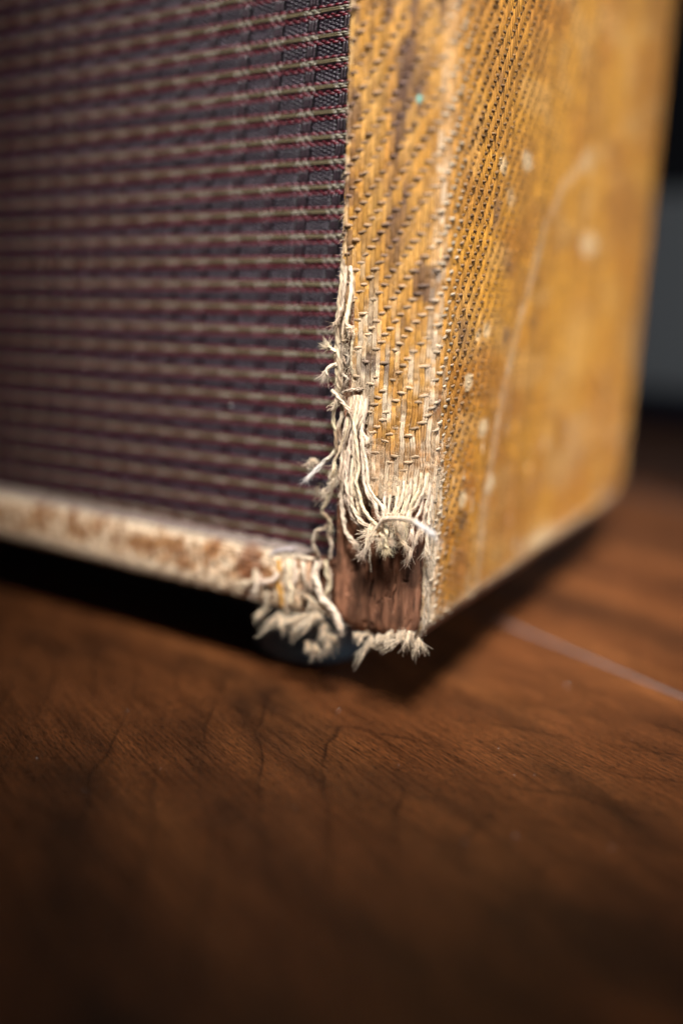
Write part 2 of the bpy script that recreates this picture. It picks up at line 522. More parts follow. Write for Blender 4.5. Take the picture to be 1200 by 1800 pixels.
def stain(u, z):
    s = sstep(3.4, .8, np.abs(u - 12.0 + 2.5 * (fbm(z * .06, u * 0, 41) - .5))) * sstep(66, 90, z) * sstep(.30, .52, fbm(u * .5, z * .13, 42))
    s = np.maximum(s, sstep(.63, .76, fbm(u * .35, z * .12, 43)) * (u < UC1) * sstep(45, 52, z) * .8)
    s = np.maximum(s, sstep(5, 2, np.abs(u - UC1 + 1)) * sstep(.55, .7, fbm(u * .5, z * .1, 44)) * sstep(95, 120, z) * .6)
    s = np.maximum(s, sstep(1.6, .3, np.abs(u - 1.0)) * sstep(.5, .64, fbm(u, z * .25, 45)) * .8)
    return np.clip(s, 0, 1)

def dye(u, z, kind):
    """linear colour of the yarn at (u,z); kind 'warp' or 'weft'"""
    u, z = np.broadcast_arrays(np.asarray(u, float), np.asarray(z, float))
    side = sstep(UC0, UC1 + 6, u)
    t = fbm(u * .05, z * .07, 51)
    if kind == 'warp':
        c = mixc(np.broadcast_to(MUST2, u.shape + (3,)), MUST, sstep(.3, .62, t))
        c = mixc(c, (.60, .33, .095), (1 - side) * (.36 + .45 * sstep(.35, .65, fbm(u * .3, z * .1, 52))))
        c = mixc(c, RUST, sstep(.56, .72, fbm(u * .22, z * .13, 53)) * .45 * sstep(80, 30, z))
        c = mixc(c, CREAM, wear(u, z) * .95)
        c = mixc(c, (.30, .125, .026), side * sstep(.48, .66, fbm(u * .045, z * .085, 55)) * .5)
        c = mixc(c, (.56, .31, .10), side * sstep(.55, .72, fbm(u * .06, z * .11, 56)) * .40)
        c = mixc(c, (.20, .095, .035), sstep(.50, .66, fbm(u * .8, z * .30, 54)) * .45 * (1 - side))
        c = mixc(c, STAIN * 1.3, stain(u, z) * .80)
    else:
        c = mixc(np.broadcast_to(WEFT, u.shape + (3,)), WEFTG, sstep(6, 1, np.abs(u - UC1)) * .8)
        c = mixc(c, np.array([.16, .082, .026]), sstep(UC1 + 3, UC1 + 10, u) * .85)
        c = mixc(c, CREAM * .8, wear(u, z) * .8)
        c = mixc(c, np.array([.46, .32, .19]), (1 - side) * sstep(95, 55, z) * .6)
        c = mixc(c, STAIN * 1.5, stain(u, z) * .80)
    if (u > UC1 - 4).any():
        y = side_y(u)
        for sy, sz, ry, rz, col, amt in SPOTS:
            d = ((y - sy) / ry) ** 2 + ((z - sz) / rz) ** 2 + 1.2 * (fbm(y * .7, z * .7, int(sy * 7 + sz)) - .5)
            c = mixc(c, col, sstep(1.2, .3, d) * amt)
        for a, b in zip(STREAK[:-1], STREAK[1:]):
            ab = b - a
            tt = np.clip(((y - a[0]) * ab[0] + (z - a[1]) * ab[1]) / (ab @ ab), 0, 1)
            d = np.hypot(y - a[0] - tt * ab[0], z - a[1] - tt * ab[1])
            c = mixc(c, (.62, .44, .27), sstep(3.0, .4, d) * .34 * sstep(.25, .5, fbm(y * .2, z * .12, 61)))
    return c

def kept(u, z):
    """False where the cloth has worn through"""
    j = 2.2 * (fbm(u * .9, z * .3, 71) - .5)
    lower = np.where(u < 5.5, 53 + j, np.where(u < 7.0, 46 + j, 31.5 + 1.5 * j))
    lower = np.where(u > UC0 + 5.6 + .9 * (fbm(z * .5, u * 0, 72) - .5), 0.0, lower)
    k = z > lower
    slit = (np.abs(u - 2.3 - .05 * (z - 60) - .6 * (fbm(z * .4, 0 * u, 73) - .5)) < .95 * sstep(73, 66, z) * (.6 + .8 * fbm(z * .5, u * 0, 74))) & (z > 50)
    return k & ~slit

ROW = 1.42; END = 1.075; ZTOP = 178.0
def weave():
    # backing sheet under the yarns
    uu = np.concatenate([np.linspace(-7, 30, 90), np.linspace(31, _s[-1], 90)])
    zz = np.concatenate([np.linspace(0, 6, 10), np.linspace(7, 90, 130), np.linspace(92, CABH, 70)])
    U, Z = np.meshgrid(uu, zz, indexing='ij')
    P, N = surf(U, Z, .12)
    base = mixc(dye(U, Z, 'warp') * .6, (.22, .10, .03), np.full(U.shape, .4))
    idx = np.arange(U.size).reshape(U.shape)
    q = np.stack([idx[:-1, :-1], idx[1:, :-1], idx[1:, 1:], idx[:-1, 1:]], -1)
    kk = kept(U, Z)
    kq = kk[:-1, :-1] & kk[1:, :-1] & kk[1:, 1:] & kk[:-1, 1:]
    me = raw_mesh('tweed_covering', P.reshape(-1, 3), q[kq].reshape(-1, 4), base.reshape(-1, 3))
    cover = link('tweed_covering', me, amp, M_tweed)
    cover['label'] = 'mustard tweed cloth worn pale along the rounded edge'
    bag = Bag()
    # warp ends (mustard, run up the board)
    e_all = np.arange(-5, int((_s[-1] - 2) / END))
    for near in (True, False):
        es = e_all[(e_all * END < 44) == near]
        ss = 4 if near else 2
        zs = np.arange(0, ZTOP, ROW / ss)
        if not near: zs = np.arange(0, ZTOP, ROW / 2)
        Uc = es[:, None] * END + .5 * END + 0 * zs[None]
        Zc = 0 * Uc + zs[None]
        dist = sstep(75, 45, Zc) * 1.0 + .35
        Uw = Uc + dist * .55 * (fbm(Uc * .35, Zc * .22, 81) - .5) + .10 * (vnoise(es[:, None] * 7.3, Zc * .9, 82) - .5)
        r = Zc / ROW
        # smooth dip near rows covering this end
        dip = 0
        for kq2 in (-1, 0, 1):
            rr = np.floor(r) + kq2
            cov = (((es[:, None] - rr) % 4) < 2)
            dz = (r - (rr + .5)) 
            dip = dip + cov * np.exp(-(dz / .34) ** 2)
        h = .42 - .20 * np.clip(dip, 0, 1) + .08 * (vnoise(es[:, None] * 3.1, Zc * .8, 83) - .5)
        h = np.where(wear(Uw, Zc) > .5, h * .9, h)
        P, N = surf(Uw, Zc, h)
        col = dye(Uw, Zc, 'warp') * (.76 + .42 * rng.random((len(es), 1)))[..., None]
        col = col * (1 - .35 * np.clip(dip, 0, 1))[..., None] if False else col
        k2 = kept(Uw, Zc)
        if near:
            # each end is a pair of fine plies side by side
            for s in (-1, 1):
                Uq = Uw + s * .245
                P, N = surf(Uq, Zc, h + .03 * s)
                V, q, cc = tubes(P, N, .238 + .03 * rng.standard_normal((len(es), 1)), .30, 5, col * (.92 + .16 * rng.random((len(es), 1, 1))), k2, (-.25, math.pi + .25))
                bag.add(V, q, cc)
        else:
            V, q, cc = tubes(P, N, .53, .34, 3, col, k2, (0, math.pi))
            bag.add(V, q, cc)
    # weft floats (brown, two ends wide)
    rows = np.arange(0, int(ZTOP / ROW))
    fl = []
    for r in rows:
        e0 = r % 4
        for e in range(e0 - 8, int((_s[-1] - 3) / END), 4):
            if e * END < -3.5: continue
            fl.append((r, e))
    fl = np.array(fl)
    Rr = fl[:, 0].astype(float); Ee = fl[:, 1].astype(float)
    uc = (Ee + 1.0) * END; zc = (Rr + .5) * ROW
    amp_d = sstep(75, 45, zc) * 1.0 + .25
    uc = uc + amp_d * .55 * (fbm(uc * .35, zc * .22, 81) - .5) + .12 * rng.standard_normal(len(uc))
    zc = zc + .10 * rng.standard_normal(len(uc)) + (amp_d - .25) * .8 * (fbm(uc * .3, zc * .15, 84) - .5)
    tilt = .10 * rng.standard_normal(len(uc)) + .10
    K = 9
    t = np.linspace(-1, 1, K)
    half = 1.02 + .10 * rng.standard_normal(len(uc))
    Uf = uc[:, None] + half[:, None] * t
    Zf = zc[:, None] + tilt[:, None] * t * 1.0 + .05 * rng.standard_normal((len(uc), K))
    hump = np.clip(1 - np.abs(t) ** 2.6, 0, 1)
    Hf = .22 + (.41 + .10 * rng.standard_normal((len(uc), 1))) * hump
    Pf, Nf = surf(Uf, Zf, Hf)
    colf = dye(Uf, Zf, 'weft') * (.75 + .5 * rng.random((len(uc), 1)))[..., None]
    kf = kept(uc, zc) & (kept(uc - .8, zc) | kept(uc + .8, zc))
    lost = (rng.random(len(uc)) < .25 * wear(uc, zc) + .45 * (zc < 44) * (uc < UC1) + .15 * (zc < 62) * (uc < UC1))
    kf &= ~lost
    ra = np.broadcast_to(.31 * (1 - .45 * np.abs(t) ** 3), Uf.shape) * (1 + .12 * rng.standard_normal((len(uc), 1)))
    rb = ra * .72
    # the 300 that show largest are stitches of their own
    score = np.where((uc > .5) & (uc < UC1 + 1.5) & kf, np.abs(zc - 74) + .5 * np.maximum(0, uc - UC0), 1e9)
    own = np.argsort(score)[:300]
    is_own = np.zeros(len(uc), bool); is_own[own] = True
    for n, i in enumerate(own):
        V, q, cc = tubes(Pf[i:i + 1], Nf[i:i + 1], ra[i:i + 1], rb[i:i + 1], 6, colf[i:i + 1])
        link('weft_stitch' if n == 0 else 'weft_stitch.%03d' % n, raw_mesh('weft_stitch', V, q, cc), cover, M_weft)
    rest = kf & ~is_own
    near = rest & (uc < 46)
    far = rest & ~near
    wb = Bag()
    wb.add(*tubes(Pf[near], Nf[near], ra[near], rb[near], 6, colf[near]))
    sel = [0, 1, 4, 7, 8]
    wb.add(*tubes(Pf[far][:, sel], Nf[far][:, sel], ra[far][:, sel], rb[far][:, sel], 3, colf[far][:, sel], None, (0, math.pi)))
    me = wb.mesh('weft_weave'); o = link('weft_weave', me, cover, M_weft, kind='stuff')
    me = bag.mesh('warp_weave'); o = link('warp_weave', me, cover, M_tweed, kind='stuff')
    return cover
cover = weave()

# ---- loose fibres and yarn
def fibres(P0, D, L, r, col, bend=.5, K=3):
    """short hairs: roots P0 (M,3), directions D, lengths L"""
    M = len(P0)
    t = np.linspace(0, 1, K)
    B = rng.standard_normal((M, 3)); B = unit(B)
    P = P0[:, None, :] + D[:, None, :] * (L[:, None] * t)[..., None] + B[:, None, :] * (L[:, None] * bend * t ** 2)[..., None]
    R = np.broadcast_to(r * (1 - .6 * t), (M, K))
    return tubes(P, any_normal(P), R, R, 3, np.broadcast_to(col[:, None, :], (M, K, 3)))

fuzz = Bag()
YN = 0
def yarn(pts, r=.46, col=CREAM, plies=3, twist=4.6, splay=.0, hair=22, tip=None, dark=0.0, fuzz_len=.8, wob=.42):
    global YN
    ctrl = np.asarray(pts, float)
    r = r * .84
    L = np.linalg.norm(np.diff(ctrl, axis=0), axis=1).sum()
    n = int(max(14, min(90, L * 4.0)))
    path = spline(ctrl, n)
    s = np.linspace(0, 1, n)
    ph0 = rng.uniform(0, 6.28)
    for ax_ in range(3):
        path[:, ax_] += wob * (fbm(s * L * .35 + 31 * ax_, np.full(n, ph0 * 9), 91 + ax_) - .5) * 2 * np.minimum(1, s * 4)
    P = path[None]; Nn = any_normal(P)
    Tt = unit(np.gradient(P, axis=1)); Bb = np.cross(Tt, Nn)
    bag = Bag()
    rp = r * (.70 if plies == 2 else .64)
    off = r - rp
    end = sstep(.80, 1.0, s) * splay
    col = np.asarray(col, float)
    base = np.broadcast_to(col, (n, 3)) * (.78 + .50 * fbm(s * L * .7, np.full(n, ph0 * 3), 95))[:, None]
    base = base * np.array([1, rng.uniform(.97, 1.02), rng.uniform(.92, 1.10)])
    if tip is not None: base = mixc(base, tip, sstep(.55, .95, s))
    if dark: base = mixc(base, (.20, .11, .06), dark * sstep(.35, .6, fbm(s * L * .3, np.full(n, ph0), 96)))
    allp = []
    for p in range(plies):
        a = ph0 + p * 2 * math.pi / plies + s * L / twist * 2 * math.pi
        oo = off * (1 + end * 2.5)
        Q = path + Nn[0] * (oo * np.sin(a))[:, None] + Bb[0] * (oo * np.cos(a))[:, None]
        rr = rp * (1 - .45 * sstep(.93, 1, s)) * (1 - .35 * end)
        V, q, cc = tubes(Q[None], any_normal(Q[None]), rr[None], rr[None], 6, (base * (.9 + .2 * rng.random()))[None])
        bag.add(V, q, cc); allp.append(Q)
    link('frayed_yarn' if YN == 0 else 'frayed_yarn.%03d' % YN, bag.mesh('frayed_yarn'), cover, M_yarn)
    YN += 1
    # thin loose strands that have worked out of the twist
    for k in range(5 if L > 3 else 1):
        Q = path.copy()
        for ax_ in range(3):
            Q[:, ax_] += .75 * (fbm(s * L * .5 + 17 * k + 5 * ax_, np.full(n, ph0 * 5 + k), 97) - .5) * 2 * np.minimum(1, s * 5)
        cq = base * rng.uniform(.55, 1.1)
        fuzz.add(*tubes(Q[None], any_normal(Q[None]), rng.uniform(.09, .17), .12, 4, cq[None]))
    # fuzz along the yarn
    m_ = int(L * hair)
    if m_ > 0:
        i = rng.integers(0, n, m_); Q = np.stack(allp)[rng.integers(0, plies, m_), i]
        d = unit(rng.standard_normal((m_, 3)) + .5 * Tt[0][i])
        fuzz.add(*fibres(Q, d, rng.uniform(.2, .9, m_) * fuzz_len, .026, base[i] * 1.05, .6))
    if splay:
        m_ = int(80 * splay)
        i = rng.integers(int(n * .88), n, m_); Q = path[i] + rng.standard_normal((m_, 3)) * r * .5
        d = unit(Tt[0][i] * 1.3 + rng.standard_normal((m_, 3)) * .55)
        fuzz.add(*fibres(Q, d, rng.uniform(.8, 2.4, m_), .035, base[i] * 1.1, .35))

yarn([(-13.78, -0.60, 51.54), (-14.09, -0.89, 48.51), (-15.41, -1.18, 45.18), (-16.96, -1.47, 41.78), (-17.87, -1.76, 37.67), (-18.14, -2.04, 32.86), (-18.12, -2.33, 28.04), (-17.24, -2.62, 24.07), (-15.27, -2.91, 21.42), (-13.37, -3.20, 20.11)], .50, splay=1.0, dark=.35)
yarn([(-14.29, -0.80, 51.69), (-14.56, -1.17, 48.85), (-15.84, -1.54, 45.54), (-16.90, -1.91, 41.48), (-16.86, -2.28, 37.51), (-16.99, -2.65, 33.86), (-15.78, -3.02, 30.01), (-14.81, -3.39, 26.87), (-12.23, -3.76, 24.75), (-8.70, -4.13, 23.37), (-6.03, -4.50, 22.25)], .52, splay=1.0, dark=.35)
yarn([(-15.00, -1.00, 52.00), (-15.03, -1.44, 49.19), (-15.46, -1.89, 45.97), (-15.64, -2.33, 41.68), (-15.39, -2.78, 37.04), (-15.56, -3.22, 32.31), (-14.53, -3.67, 28.83), (-12.11, -4.11, 26.33), (-8.96, -4.56, 25.08), (-6.45, -5.00, 23.94)], .50, splay=.6, dark=.35)
yarn([(-15.60, -1.40, 52.15), (-15.63, -1.86, 49.53), (-15.65, -2.31, 46.36), (-14.59, -2.77, 42.21), (-13.95, -3.22, 38.02), (-13.73, -3.68, 34.11), (-12.72, -4.13, 31.04), (-10.69, -4.59, 27.76), (-7.94, -5.04, 26.09), (-6.05, -5.50, 25.04)], .48, splay=.4)
yarn([(-13.46, -0.80, 51.41), (-13.81, -1.38, 48.23), (-13.92, -1.96, 44.35), (-13.44, -2.53, 40.88), (-12.66, -3.11, 37.07), (-11.64, -3.69, 33.31), (-9.41, -4.27, 31.18), (-7.99, -4.84, 28.96), (-6.61, -5.42, 27.47), (-5.15, -6.00, 28.01)], .45, splay=.2, dark=.35)
yarn([(-13.73, -1.20, 51.49), (-13.93, -1.68, 47.54), (-13.99, -2.16, 44.01), (-12.74, -2.64, 40.25), (-11.71, -3.12, 36.84), (-10.67, -3.60, 33.06), (-8.09, -4.08, 30.80), (-6.75, -4.56, 29.09), (-6.59, -5.04, 27.04), (-6.83, -5.52, 24.91), (-5.33, -6.00, 23.81)], .45, splay=.7)
yarn([(-16.74, -0.80, 52.01), (-16.78, -1.24, 49.00), (-16.99, -1.68, 45.43), (-18.22, -2.12, 40.99), (-18.43, -2.56, 36.99), (-18.27, -3.00, 34.12)], .42, splay=.6, dark=.5)
yarn([(-17.46, -0.60, 51.75), (-17.54, -0.98, 48.91), (-18.00, -1.36, 45.29), (-19.09, -1.74, 41.57), (-20.00, -2.12, 38.20), (-20.51, -2.50, 35.23)], .42, splay=.8, dark=.6)
yarn([(-18.07, -0.60, 51.52), (-18.16, -0.92, 48.12), (-18.66, -1.23, 44.48), (-18.30, -1.55, 40.17), (-17.33, -1.87, 36.28), (-16.78, -2.18, 32.33), (-17.33, -2.50, 29.69)], .40, splay=.4, dark=.7)
yarn([(-15.02, -2.20, 39.92), (-15.20, -2.36, 36.63), (-15.60, -2.52, 33.66), (-14.78, -2.68, 31.21), (-13.79, -2.84, 29.53), (-13.17, -3.00, 27.05)], .42, dark=.3, splay=.5)
yarn([(-7.21, -6.00, 25.68), (-5.80, -7.00, 27.75), (-3.39, -8.00, 28.87), (-0.25, -9.00, 29.64), (2.29, -10.00, 29.90), (4.83, -11.00, 29.35), (7.99, -12.00, 27.94)], .62, CREAM*1.05, splay=.5, tip=(.80,.74,.70), hair=28)
yarn([(-5.69, -6.00, 27.02), (-4.76, -6.50, 25.47), (-5.06, -6.50, 23.61), (-4.84, -6.00, 22.07)], .5, splay=1.4, hair=20)
yarn([(-6.87, -5.50, 25.63), (-6.13, -6.00, 24.04), (-6.45, -6.00, 22.52)], .5, splay=1.4, hair=20)
yarn([(-9.96, -4.00, 22.94), (-10.10, -4.00, 21.43), (-11.23, -4.00, 19.35)], .5, CREAM*.85, splay=1.2, dark=.35)
yarn([(-8.67, -5.00, 24.12), (-7.16, -5.50, 23.39), (-4.53, -6.00, 23.58)], .5, splay=1.3, hair=20)
yarn([(-4.27, -0.80, 35.47), (-4.13, -1.53, 32.54), (-4.59, -2.27, 29.71), (-5.11, -3.00, 27.95)], 0.36, CREAM*1.04, splay=1.0, hair=26)
yarn([(-5.57, -0.80, 34.02), (-5.24, -1.90, 30.99), (-5.33, -3.00, 28.28)], 0.42, CREAM*1.04, splay=1.0, hair=26)
yarn([(-2.66, -0.80, 36.05), (-2.75, -1.53, 32.38), (-3.20, -2.27, 29.55), (-3.08, -3.00, 26.81)], 0.41, CREAM*1.04, splay=1.0, hair=26)
yarn([(-0.50, -0.80, 37.58), (-0.40, -1.47, 34.86), (-1.06, -2.15, 32.02), (-2.29, -2.82, 28.72), (-2.45, -3.50, 27.02)], 0.36, CREAM*1.04, splay=1.0, hair=26)
yarn([(0.68, -0.80, 37.03), (0.56, -1.35, 33.90), (-0.37, -1.90, 31.36), (-1.67, -2.45, 28.38), (-2.39, -3.00, 25.10)], 0.36, CREAM*1.04, splay=1.0, hair=26)
yarn([(1.40, -0.50, 35.65), (1.34, -0.73, 32.11), (0.72, -0.97, 28.45), (0.45, -1.20, 25.18)], 0.36, CREAM*1.04, splay=1.0, hair=26)
yarn([(1.25, -0.70, 32.09), (0.76, -1.07, 28.48), (-0.34, -1.43, 24.00), (-1.83, -1.80, 18.84)], 0.43, CREAM*1.04, splay=1.0, hair=26)
yarn([(-1.61, -0.80, 36.72), (-1.44, -1.53, 33.29), (-1.87, -2.27, 30.12), (-1.97, -3.00, 28.08)], 0.36, CREAM*1.04, splay=1.0, hair=26)
yarn([(-5.03, -3.00, 26.50), (-3.65, -3.17, 24.56), (-2.73, -3.33, 23.66), (-1.73, -3.50, 22.69)], 0.36, CREAM*1.04, splay=1.0, hair=26)
yarn([(-5.61, -2.00, 27.67), (-6.01, -2.50, 25.13), (-5.25, -3.00, 23.15)], 0.36, CREAM*1.04, splay=1.0, hair=26)
yarn([(-7.25, -0.80, 31.96), (-7.07, -1.65, 29.21), (-6.91, -2.50, 26.83)], 0.36, CREAM*1.04, splay=1.0, hair=26)
yarn([(-4.50, -3.00, 27.68), (-3.08, -3.00, 26.81), (-1.87, -3.00, 26.28), (-2.50, -3.00, 23.62)], 0.42, CREAM*1.04, splay=1.0, hair=26)
yarn([(-8.49, -0.80, 32.52), (-8.37, -1.20, 30.40), (-7.78, -1.60, 28.36)], 0.36, CREAM*1.04, splay=1.0, hair=26)
yarn([(-3.34, -1.00, 34.73), (-3.37, -1.73, 31.24), (-3.85, -2.47, 28.77), (-4.09, -3.20, 25.60)], 0.36, CREAM*1.04, splay=1.0, hair=26)
yarn([(0.27, -0.80, 34.48), (0.17, -1.27, 30.24), (-1.15, -1.73, 26.86), (-1.17, -2.20, 24.40)], 0.42, CREAM*1.04, splay=1.0, hair=26)
yarn([(1.99, -0.20, 33.18), (1.72, -0.27, 28.83), (1.52, -0.33, 25.17), (1.71, -0.40, 20.81)], 0.42, CREAM*1.04, splay=1.0, hair=26)
yarn([(-18.87, -0.80, 77.97), (-18.26, -1.20, 75.62), (-18.04, -1.60, 71.91), (-18.44, -1.80, 68.84), (-18.64, -2.00, 66.78), (-18.09, -1.60, 65.43)], .52, CREAM*1.1, splay=1.0, hair=26)
yarn([(-20.65, -0.60, 79.29), (-20.77, -0.80, 75.24), (-21.14, -1.00, 70.11), (-21.18, -1.20, 65.62), (-20.54, -1.40, 60.77), (-20.27, -1.40, 55.85), (-20.23, -1.60, 52.66)], .62, CREAM*.82, plies=2, dark=.6, splay=.6, hair=30)
yarn([(-19.87, -0.80, 77.95), (-20.17, -1.00, 73.21), (-20.28, -1.20, 68.76), (-21.38, -1.60, 66.30)], .5, CREAM*.9, dark=.5, splay=1, hair=30)
yarn([(-21.06, -0.40, 71.49), (-21.76, -0.60, 66.27), (-21.57, -1.00, 62.10), (-21.29, -1.20, 57.89), (-20.69, -1.20, 52.95)], .55, CREAM*.72, plies=2, dark=.8, splay=.5, hair=32)
yarn([(-17.64, -0.60, 65.44), (-17.76, -0.60, 61.61), (-17.86, -0.60, 58.10), (-17.38, -0.60, 54.60)], .40, CREAM*.92, dark=.3, hair=24)
yarn([(-20.26, -1.20, 57.96), (-21.47, -1.60, 57.90), (-22.67, -2.00, 57.13), (-23.17, -1.80, 56.01)], .55, CREAM*.95, splay=1.6, hair=24)
yarn([(-20.69, -1.00, 60.75), (-21.71, -1.40, 61.05), (-22.77, -1.60, 61.41)], .45, CREAM*.95, splay=1.4, hair=20)
yarn([(-19.97, -0.40, 59.71), (-19.05, -0.80, 58.03), (-18.50, -0.80, 59.47), (-19.81, -0.40, 60.78)], .36, CREAM*.6, dark=.7, splay=1, hair=20)
yarn([(-20.03, -0.40, 56.16), (-18.73, -0.80, 55.22), (-19.42, -0.60, 54.09)], .36, CREAM*.7, dark=.6, splay=1, hair=20)
yarn([(-21.55, -2.20, 52.78), (-20.17, -2.00, 51.80), (-18.78, -1.80, 50.30), (-17.18, -1.60, 48.82)], .46, CREAM*.98, splay=.5, hair=30)
yarn([(-19.53, -1.00, 52.32), (-16.97, -1.20, 53.08), (-14.90, -0.90, 53.06)], .34, CREAM*.85, dark=.4)
yarn([(-20.08, -1.00, 50.47), (-21.06, -1.40, 49.34), (-21.34, -1.60, 46.43), (-20.40, -1.80, 43.63), (-20.04, -2.00, 40.76), (-21.09, -2.60, 38.69), (-23.22, -3.40, 36.50), (-25.88, -4.50, 33.03)], .55, CREAM*.70, plies=2, dark=.8, tip=(.72,.66,.60), splay=.4, hair=26)
yarn([(-19.90, -1.00, 51.21), (-19.44, -1.20, 47.66), (-19.93, -1.20, 44.34), (-19.40, -1.20, 41.47)], .60, CREAM*.62, plies=2, dark=.9, splay=.6, hair=28)
yarn([(-14.24, -1.00, 44.20), (-13.16, -1.40, 43.29), (-13.50, -1.40, 41.80), (-12.94, -1.00, 42.54)], .40, CREAM*1.05, splay=1, hair=20)
yarn([(-15.04, -1.00, 43.75), (-14.05, -1.20, 42.44), (-13.25, -1.20, 41.08)], .40, CREAM*1.0, splay=1, hair=20)
yarn([(-19.50, -1.50, 35.57), (-20.70, -1.60, 31.68), (-22.27, -2.00, 28.11), (-22.85, -2.00, 26.11), (-21.35, -1.50, 24.32), (-21.14, -1.00, 22.32)], .42, CREAM*.72, plies=2, dark=.7, splay=.6, hair=34)
yarn([(-21.33, -1.20, 24.65), (-22.59, -1.50, 22.19), (-24.36, -1.80, 21.57), (-24.80, -1.80, 18.76), (-23.98, -1.40, 16.05), (-24.40, -1.00, 14.29)], .46, CREAM*.72, plies=2, dark=.6, hair=34)
yarn([(-24.40, -1.00, 14.29), (-24.61, -1.60, 11.61), (-23.14, -2.00, 8.41), (-22.04, -2.20, 5.88), (-19.66, -2.00, 4.32), (-17.75, -1.60, 0.18)], .85, CREAM*1.05, plies=3, splay=.4, hair=28)
yarn([(-22.66, -0.60, 14.91), (-21.87, -1.00, 11.98), (-21.12, -1.20, 9.39), (-22.32, -1.40, 6.40)], .70, CREAM*.85, plies=2, dark=.4, splay=.4)
yarn([(-22.23, -0.60, 21.67), (-21.13, -0.80, 18.78), (-21.45, -0.80, 15.58)], .55, CREAM*.7, plies=2, dark=.6)
yarn([(-23.31, -0.60, 14.40), (-25.42, -1.00, 11.30), (-25.79, -1.00, 8.41)], .75, CREAM*.95, plies=2, splay=.6, dark=.35)
yarn([(-32.50, -0.30, 12.90), (-31.67, -1.00, 10.38), (-31.65, -1.40, 8.03), (-30.67, -1.40, 6.04), (-31.48, -1.00, 3.01)], 1.0, CREAM*1.02, splay=.4)
yarn([(-30.96, -0.30, 13.18), (-30.10, -0.80, 10.63), (-30.36, -1.00, 7.64)], .85, CREAM*.98, splay=.4)
yarn([(-28.81, -0.30, 13.31), (-27.96, -0.80, 10.77), (-27.01, -1.00, 8.84), (-27.40, -0.80, 7.36)], .8, CREAM*.9, dark=.4, splay=.3)
yarn([(-26.99, -0.30, 13.64), (-26.92, -0.80, 11.50), (-26.25, -0.80, 9.48)], .7, (.70,.42,.26), dark=.3, splay=.3)
yarn([(-23.96, -0.40, 14.62), (-24.57, -1.20, 12.05), (-23.94, -1.60, 9.34), (-22.10, -2.00, 6.35), (-19.96, -2.00, 4.39), (-17.86, -1.60, 0.96)], .95, CREAM*1.08, splay=.4)
yarn([(-41.18, -1.00, 9.40), (-41.08, -2.00, 6.90), (-43.71, -2.40, 5.37)], .7, CREAM*1.0, splay=1.0, dark=.35)
yarn([(-40.66, -0.80, 8.61), (-40.37, -1.60, 5.81), (-41.00, -1.60, 4.01)], .7, CREAM*.98, splay=.8)
yarn([(-35.30, -0.30, 11.98), (-34.81, -1.40, 9.33), (-36.27, -2.00, 7.84), (-38.81, -2.00, 6.92)], .7, CREAM*.98, splay=.6, dark=.35)
yarn([(-35.54, -0.20, 12.73), (-34.66, -0.50, 10.50), (-35.17, -0.60, 7.68), (-34.32, -0.60, 5.08), (-33.98, -0.50, 1.22)], 1.1, (.55,.27,.05), plies=2, twist=14, hair=10)
yarn([(-33.56, -0.10, 12.25), (-33.63, -0.30, 7.90), (-33.00, -0.40, 3.63), (-32.82, -0.30, 0.01)], .9, CREAM*.72, plies=2, dark=.5)
yarn([(-35.09, -0.20, 13.63), (-31.29, -0.30, 14.20), (-25.51, -0.30, 14.45)], .5, CREAM*1.0, plies=2)
yarn([(-37.66, -0.60, 13.26), (-35.16, -0.60, 14.80), (-32.41, 0.40, 15.59)], .55, (.62,.56,.52), plies=2, splay=.6, dark=.35)
yarn([(-38.49, -0.60, 5.91), (-37.84, -1.00, 3.36), (-38.26, -0.80, 0.96)], .7, CREAM*.92, splay=.6, dark=.35)
yarn([(-29.17, -0.40, 6.62), (-26.92, -1.00, 5.61), (-27.46, -1.00, 3.31)], .8, (.20,.12,.08), plies=2)
yarn([(-22.88, -0.20, 14.24), (-21.41, -0.50, 11.41), (-21.89, -0.50, 8.38), (-21.27, -0.40, 6.06)], .7, CREAM*.7, dark=.5, plies=2)

TN = 0
def lump(c, size, n, col, down=.4, hairs=60):
    """a tuft of teased cotton at c: fine strands fanning out of a few locks"""
    global TN
    b = Bag()
    c = np.asarray(c, float)
    for k in range(n):
        lock = unit(rng.standard_normal(3) * .55 + np.array([0, -.3, -down * 1.9]))
        root = c + (rng.standard_normal(3) * np.array([.6, .2, .2]) + np.array([0, 0, .55])) * size
        Ln = size * rng.choice([1.3, 1.7, 2.1, 2.6, 3.2])
        e = rng.standard_normal(3) * Ln * .28
        m_ = 34; K = 9
        t = np.linspace(0, 1, K)
        spine = root + lock * (Ln * t)[:, None] + e * (t ** 2)[:, None]
        A = rng.standard_normal((m_, 1, 3)) * size * .12
        Bd = rng.standard_normal((m_, 1, 3)) * size * .50
        wv = rng.standard_normal((m_, 1, 3)) * .22
        lt = rng.uniform(.35, 1.15, (m_, 1, 1))
        tt = t[None, :, None]
        P = root + (spine - root)[None] * lt + A + Bd * (tt * lt) ** 1.6 + wv * np.sin(tt * 9 + rng.uniform(0, 6, (m_, 1, 1)))
        cc = np.asarray(col) * rng.uniform(.62, 1.2, (m_, 1, 1)) * np.array([1.26, 1.26, 1.28]) * np.ones((1, K, 1))
        R = np.broadcast_to(.072 * (1 - .6 * t), (m_, K))
        b.add(*tubes(P, any_normal(P), R, R, 3, cc))
    link('cotton_tuft' if TN == 0 else 'cotton_tuft.%03d' % TN, b.mesh('cotton_tuft'), cover, M_yarn)
    TN += 1
    m_ = hairs
    P0 = c + rng.standard_normal((m_, 3)) * size * .45
    fuzz.add(*fibres(P0, unit(rng.standard_normal((m_, 3)) * .8 + (0, -.2, -.6)), rng.uniform(.5, 1.6, m_), .035, np.broadcast_to(np.asarray(col) * 1.05, (m_, 3)), .7))

